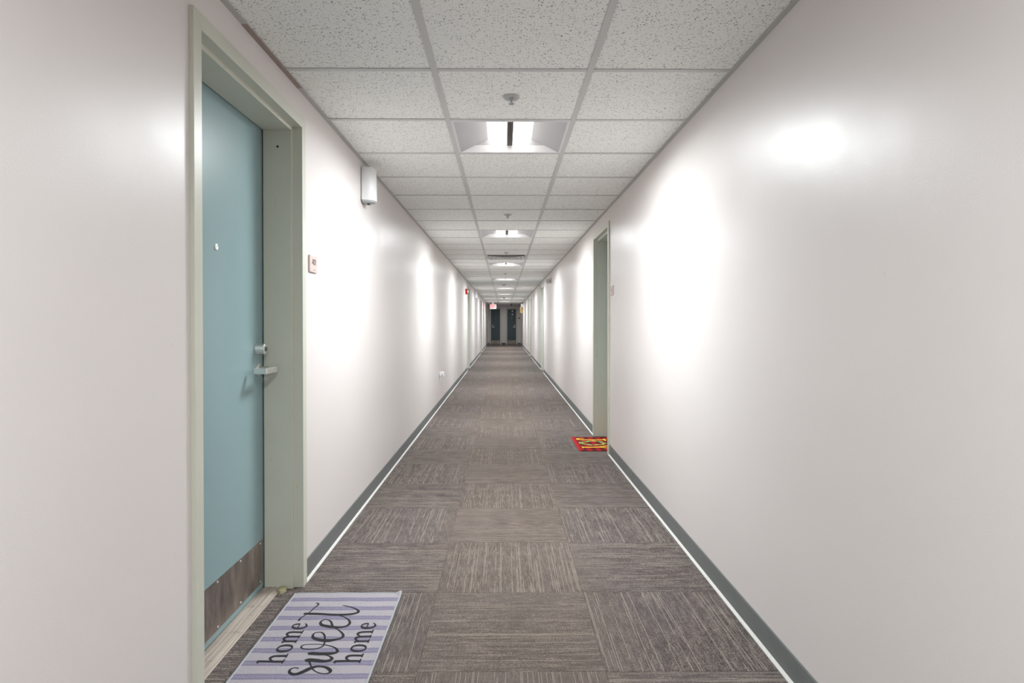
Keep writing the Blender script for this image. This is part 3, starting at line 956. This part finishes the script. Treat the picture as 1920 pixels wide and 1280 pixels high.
# ------------------------------------------------------------------ door mats
def mk_mat_lavender():
    n = NT('lavender_striped_pile')
    x, y, z = n.xyz(n.obj())
    wob = n.math('MULTIPLY', n.math('SUBTRACT', n.noise(n.obj(), 16, 2), 0.5), 0.006)
    ph = n.math('FRACT', n.math('DIVIDE', n.math('ADD', n.math('ADD', y, wob), 2.278 - 2.022 + 0.0405 + 0.81), 0.0808))
    d = n.math('ABSOLUTE', n.math('SUBTRACT', ph, 0.5))        # stripe centred on 0.5
    band = n.step(d, 0.19, 0.215, 1.0, 0.0)
    inner = n.step(d, 0.05, 0.09, 1.0, 0.0)
    base = n.mix(n.noise(n.obj(), 9, 3), srgb(163, 156, 164), srgb(178, 170, 174))
    pur = n.mix(n.math('MULTIPLY', inner, 0.38), srgb(114, 106, 136), srgb(146, 139, 161))
    col = n.mix(n.math('MULTIPLY', band, 0.9), base, pur)
    fuzz = n.noise(n.obj(), 420, 3, 0.7)
    col = n.mix(n.step(fuzz, 0.38, 0.68), n.mix(0.22, col, srgb(96, 92, 102)), n.mix(0.22, col, srgb(222, 220, 226)))
    dirt = n.step(n.noise(n.obj(), 62, 3, 0.6), 0.735, 0.76)
    col = n.mix(n.math('MULTIPLY', dirt, 0.55), col, srgb(110, 92, 86))
    n.out(col, 0.95, 0.0, 0.1)
    n.bump(fuzz, 0.5, 0.002)
    return n.m
MAT['lavender'] = mk_mat_lavender()
MAT['binding'] = flat('grey_binding', (166, 168, 172), 0.85, 0.0, 0.2, 260, 0.6)
MAT['ink'] = flat('black_print', (30, 28, 32), 0.9, 0.0, 0.25, 400, 0.4)

MX, MY, MW, ML = -0.6465, 2.278, 0.437, 0.735
mt = thing('home_sweet_home_mat', (MX, MY, 0.0003), 'lavender striped door mat reading home sweet home at the nearest left door', 'door mat')
mt.name = 'door_mat'
MT = 0.0065
def mat_pad(w2, l2, t, mat, parent, corner=0.0):
    bm = bmesh.new()
    nx, ny = 24, 40
    top = {}
    def zt(x, y):
        e = max(0.0, (abs(x) / w2 - 0.9) * 10)
        curl = 0.010 * max(0, (x / w2 - 0.90) / 0.10) ** 2 * max(0, (y / l2 - 0.92) / 0.08) ** 2
        return t + 0.0006 * math.sin(x * 40 + y * 23) + curl
    for i in range(nx + 1):
        for j in range(ny + 1):
            x, y = -w2 + 2 * w2 * i / nx, -l2 + 2 * l2 * j / ny
            top[i, j] = bm.verts.new((x, y, zt(x, y)))
    for i in range(nx):
        for j in range(ny):
            bm.faces.new((top[i, j], top[i + 1, j], top[i + 1, j + 1], top[i, j + 1]))
    rim = [(i, 0) for i in range(nx)] + [(nx, j) for j in range(ny)] + [(i, ny) for i in range(nx, 0, -1)] + [(0, j) for j in range(ny, 0, -1)]
    low = [bm.verts.new((top[k].co.x, top[k].co.y, max(0.0, top[k].co.z - t))) for k in rim]
    for a in range(len(rim)):
        b = (a + 1) % len(rim)
        bm.faces.new((top[rim[a]], low[a], low[b], top[rim[b]]))
    bm.faces.new(low)
    return finish('pad', bm, mat, parent), zt
pad, ztop = mat_pad(MW / 2, ML / 2, MT, 'lavender', mt)
# stitched binding around the rim
W2, L2 = MW / 2, ML / 2
def edge_run(p, q, n=24):
    pts = []
    for i in range(n + 1):
        x = p[0] + (q[0] - p[0]) * i / n; y = p[1] + (q[1] - p[1]) * i / n
        pts.append((x, y, max(0.0042, ztop(x, y) - 0.002)))
    return pts
for p, q in (((-W2, -L2), (W2, -L2)), ((W2, -L2), (W2, L2)), ((W2, L2), (-W2, L2)), ((-W2, L2), (-W2, -L2))):
    tube('binding', edge_run(p, q), 0.0042, 'binding', mt, 8)

SWEET = [
    [(-20.2,-211.4,5),(-34.5,-207.3,5),(-44.9,-215.2,7),(-44.6,-229.0,9),(-34.0,-241.5,12),(-18.0,-244.7,15),(-0.4,-233.2,18),(15.2,-214.4,18),(29.0,-202.6,14),(45.2,-198.7,11),(66.3,-204.1,12),(83.2,-220.1,13),(87.4,-233.9,9),(76.9,-242.3,6),(61.8,-241.4,5),(41.8,-231.6,5),(26.4,-215.7,5),(15.6,-197.6,5),(5.0,-177.2,7),(-1.0,-164.7,9)],
    [(-13.0,-166.7,17),(-1.4,-159.7,21),(21.5,-162.4,21),(44.6,-165.9,18),(63.7,-163.1,15),(71.0,-150.6,12),(60.9,-136.5,7),(45.1,-127.8,5),(23.6,-123.3,4)],
    [(-17.3,-122.1,15),(-7.6,-117.0,20),(20.0,-118.9,20),(49.2,-118.3,18),(70.9,-115.0,14),(77.2,-104.5,11),(67.6,-85.3,7),(47.3,-69.4,5),(21.3,-59.1,5),(-3.3,-54.3,4),(-33.2,-55.0,4),(-52.0,-61.8,5),(-55.4,-75.4,6),(-44.2,-86.7,6),(-22.9,-89.1,6),(-1.3,-84.8,6),(13.9,-73.7,6),(18.1,-57.7,6),(15.1,-36.8,6),(9.1,-13.1,7),(0.4,11.1,7),(-12.8,28.4,6),(-25.9,32.0,5),(-38.7,26.1,6),(-40.0,6.5,9),(-30.2,-10.4,14),(-10.4,-21.6,18),(10.3,-28.3,20),(29.6,-29.9,20),(51.3,-23.0,14),(67.5,-12.6,10),(69.9,4.2,10),(60.2,25.4,8),(39.3,50.5,6),(18.7,68.5,6),(7.4,89.3,8),(-5.2,115.8,7),(-24.3,130.4,5),(-37.5,124.0,6),(-40.7,105.4,9),(-29.5,86.9,14),(-6.8,76.4,18),(14.6,70.1,18),(39.5,68.3,14),(61.6,78.5,11),(69.8,99.3,10),(62.5,123.3,8),(41.9,147.9,6),(15.7,165.7,6)],
    [(-127.3,182.5,13),(-104.6,179.5,17),(-65.2,176.4,17),(-25.6,172.2,17),(13.0,171.3,17),(50.8,173.8,15),(74.4,182.7,13),(81.1,196.2,11),(69.5,215.3,8),(47.0,232.9,6),(23.1,244.9,5),(5.0,254.0,3)],
    [(-125.9,122.0,8),(-128.2,141.0,6),(-119.9,162.9,5),(-108.0,190.8,5),(-99.3,231.1,5),(-93.1,254.7,6),(-95.3,266.7,7),(-105.4,274.1,6)],
]
# 'home' in a serif face: u along the reading direction, v up the letter, all mm
HOME = {
    'h': [[(12, 1, 11), (12, 88, 11)], [(-1, 82, 4), (6, 85, 6), (13, 87, 6)], [(0, 2, 4.5), (26, 2, 4.5)],
          [(15, 36, 4), (21, 46, 6), (31, 52, 8), (42, 49, 11), (47, 38, 11), (47.5, 20, 11), (47.5, 1, 11)], [(36, 2, 4.5), (61, 2, 4.5)]],
    'o': [[(25, 51.5, 5), (13, 47, 8), (6.5, 36, 11), (5.5, 26, 11.5), (8, 13, 10), (16, 4, 7), (25, 1.5, 5), (36, 5, 7), (43, 14, 10), (45.5, 26, 11.5), (43.5, 38, 11), (37, 47, 8), (25, 51.5, 5)]],
    'm': [[(12, 1, 11), (12, 50, 11)], [(0, 48, 4), (12, 50, 6)], [(0, 2, 4.5), (24, 2, 4.5)],
          [(15, 36, 4), (21, 46, 6), (30, 52, 8), (40, 49, 11), (45, 38, 11), (45.5, 20, 11), (45.5, 1, 11)], [(34, 2, 4.5), (57, 2, 4.5)],
          [(48, 36, 4), (54, 46, 6), (63, 52, 8), (74, 49, 11), (79, 38, 11), (79.5, 20, 11), (79.5, 1, 11)], [(68, 2, 4.5), (94, 2, 4.5)]],
    'e': [[(6, 30, 4), (40, 30, 4)], [(41, 29, 7), (40, 40, 9), (34, 49, 7), (25, 52, 5), (14, 48, 8), (7, 38, 11), (5.5, 26, 11.5), (8, 13, 10), (16, 4, 8), (27, 2, 7), (38, 6, 5), (45, 13, 4)]],
}
def word_home(base_x, name):
    bm = bmesh.new()
    lift = [0.0]
    def fn(u, v, l):
        # letters stand with their tops towards the door (-x); reading runs towards +y
        X, Y = base_x - MX - v / 1000.0, 2.0985 - MY + u / 1000.0
        return (X, Y, ztop(X, Y) + 0.0005 + l)
    k = 0
    for ch, off in (('h', 0), ('o', 72), ('m', 133), ('e', 235)):
        for st in HOME[ch]:
            ribbon(bm, [(a + off, b, c * 1.15) for a, b, c in st], fn, len(st) > 3, 0.00004 * (k % 5)); k += 1
    return finish(name, bm, 'ink', mt)
word_home(-0.730, 'printed_word')
word_home(-0.4755, 'printed_word')
bm = bmesh.new()
for k, st in enumerate(SWEET):
    ribbon(bm, st, lambda u, v, l: (u / 1000.0, v / 1000.0, ztop(u / 1000.0, v / 1000.0) + 0.0005 + l), True, 0.00005 * k)
finish('printed_word', bm, 'ink', mt)

# red plaid mat with JOY, the O being a green wreath
def mk_plaid():
    n = NT('buffalo_plaid')
    x, y, z = n.xyz(n.obj())
    a = n.math('GREATER_THAN', n.math('FRACT', n.math('DIVIDE', n.math('ADD', x, 1.0), 0.082)), 0.5)
    b = n.math('GREATER_THAN', n.math('FRACT', n.math('DIVIDE', n.math('ADD', y, 1.0), 0.095)), 0.5)
    f = n.math('MULTIPLY', n.math('ADD', a, b), 0.5)
    col = n.ramp(f, [(0.0, srgb(206, 30, 34)), (0.5, srgb(120, 18, 24)), (1.0, srgb(26, 14, 16))])
    edge = n.math('LESS_THAN', x, -0.128)
    tick = n.math('GREATER_THAN', n.math('FRACT', n.math('DIVIDE', y, 0.040)), 0.5)
    inner = n.math('GREATER_THAN', x, -0.152)
    ecol = n.mix(n.math('MULTIPLY', tick, inner), srgb(196, 30, 40), srgb(40, 10, 16))
    col = n.mix(edge, col, ecol)
    n.out(n.mix(n.math('MULTIPLY', n.noise(n.obj(), 300, 2), 0.3), col, srgb(150, 30, 34)), 0.9, 0.0, 0.15)
    return n.m
MAT['plaid'] = mk_plaid()
MAT['yellow'] = flat('yellow_print', (246, 200, 40), 0.85)
MAT['leaf_a'] = flat('leaf_green', (120, 150, 60), 0.85, 0.0, 0.25, 200)
MAT['leaf_b'] = flat('leaf_pale', (206, 206, 120), 0.85, 0.0, 0.2, 200)
JX, JY, JW, JL = 0.8365, 5.95, 0.347, 0.676
jm = thing('door_mat', (JX, JY, 0.0003), 'small red plaid mat with yellow JOY lettering at the nearest right door', 'door mat')
JT = 0.0055
bm = bmesh.new()
bx(bm, -JW / 2, JW / 2, -JL / 2, JL / 2, 0, JT)
finish('pad', bm, 'plaid', jm, bevel=0.002)
jf = lambda u, v, l: (u / 1000.0 - JX, v / 1000.0 - JY, JT + 0.0005 + l)
bm = bmesh.new()
ribbon(bm, [(772, 6196, 16), (742, 6215, 18), (716, 6200, 22), (712, 6165, 26), (735, 6140, 30), (790, 6132, 32), (880, 6132, 32), (968, 6132, 32)], jf)
ribbon(bm, [(964, 6185, 14), (970, 6150, 22), (972, 6120, 22), (966, 6078, 14)], jf, True, 0.0001)
finish('letter', bm, 'yellow', jm)
bm = bmesh.new()
ribbon(bm, [(712, 5762, 34), (790, 5765, 34), (862, 5768, 34)], jf, False)
ribbon(bm, [(855, 5768, 30), (915, 5805, 30), (972, 5838, 30)], jf, True, 0.0001)
ribbon(bm, [(855, 5768, 22), (915, 5735, 22), (972, 5705, 22)], jf, True, 0.0002)
ribbon(bm, [(712, 5725, 12), (714, 5765, 14), (712, 5802, 12)], jf, True, 0.0003)
ribbon(bm, [(972, 5812, 12), (974, 5838, 14), (972, 5866, 12)], jf, True, 0.0003)
finish('letter', bm, 'yellow', jm)
rw_ = random.Random(3)
for i in range(26):
    a = 2 * math.pi * i / 26 + rw_.uniform(-0.08, 0.08)
    rx, ry = 105 + rw_.uniform(-14, 14), 92 + rw_.uniform(-12, 12)
    cx_, cy_ = 836 + rx * math.cos(a), 5962 + ry * math.sin(a)
    an = a + math.pi / 2 + rw_.uniform(-0.8, 0.8)
    ln = 34
    bm = bmesh.new()
    ribbon(bm, [(cx_ - ln * math.cos(an), cy_ - ln * math.sin(an), 3), (cx_ - 10 * math.cos(an), cy_ - 10 * math.sin(an), 30), (cx_ + 10 * math.cos(an), cy_ + 10 * math.sin(an), 28), (cx_ + ln * math.cos(an), cy_ + ln * math.sin(an), 3)], jf, True, 0.0003 + 0.00006 * i)
    finish('wreath_leaf', bm, 'leaf_a' if i % 3 else 'leaf_b', jm)
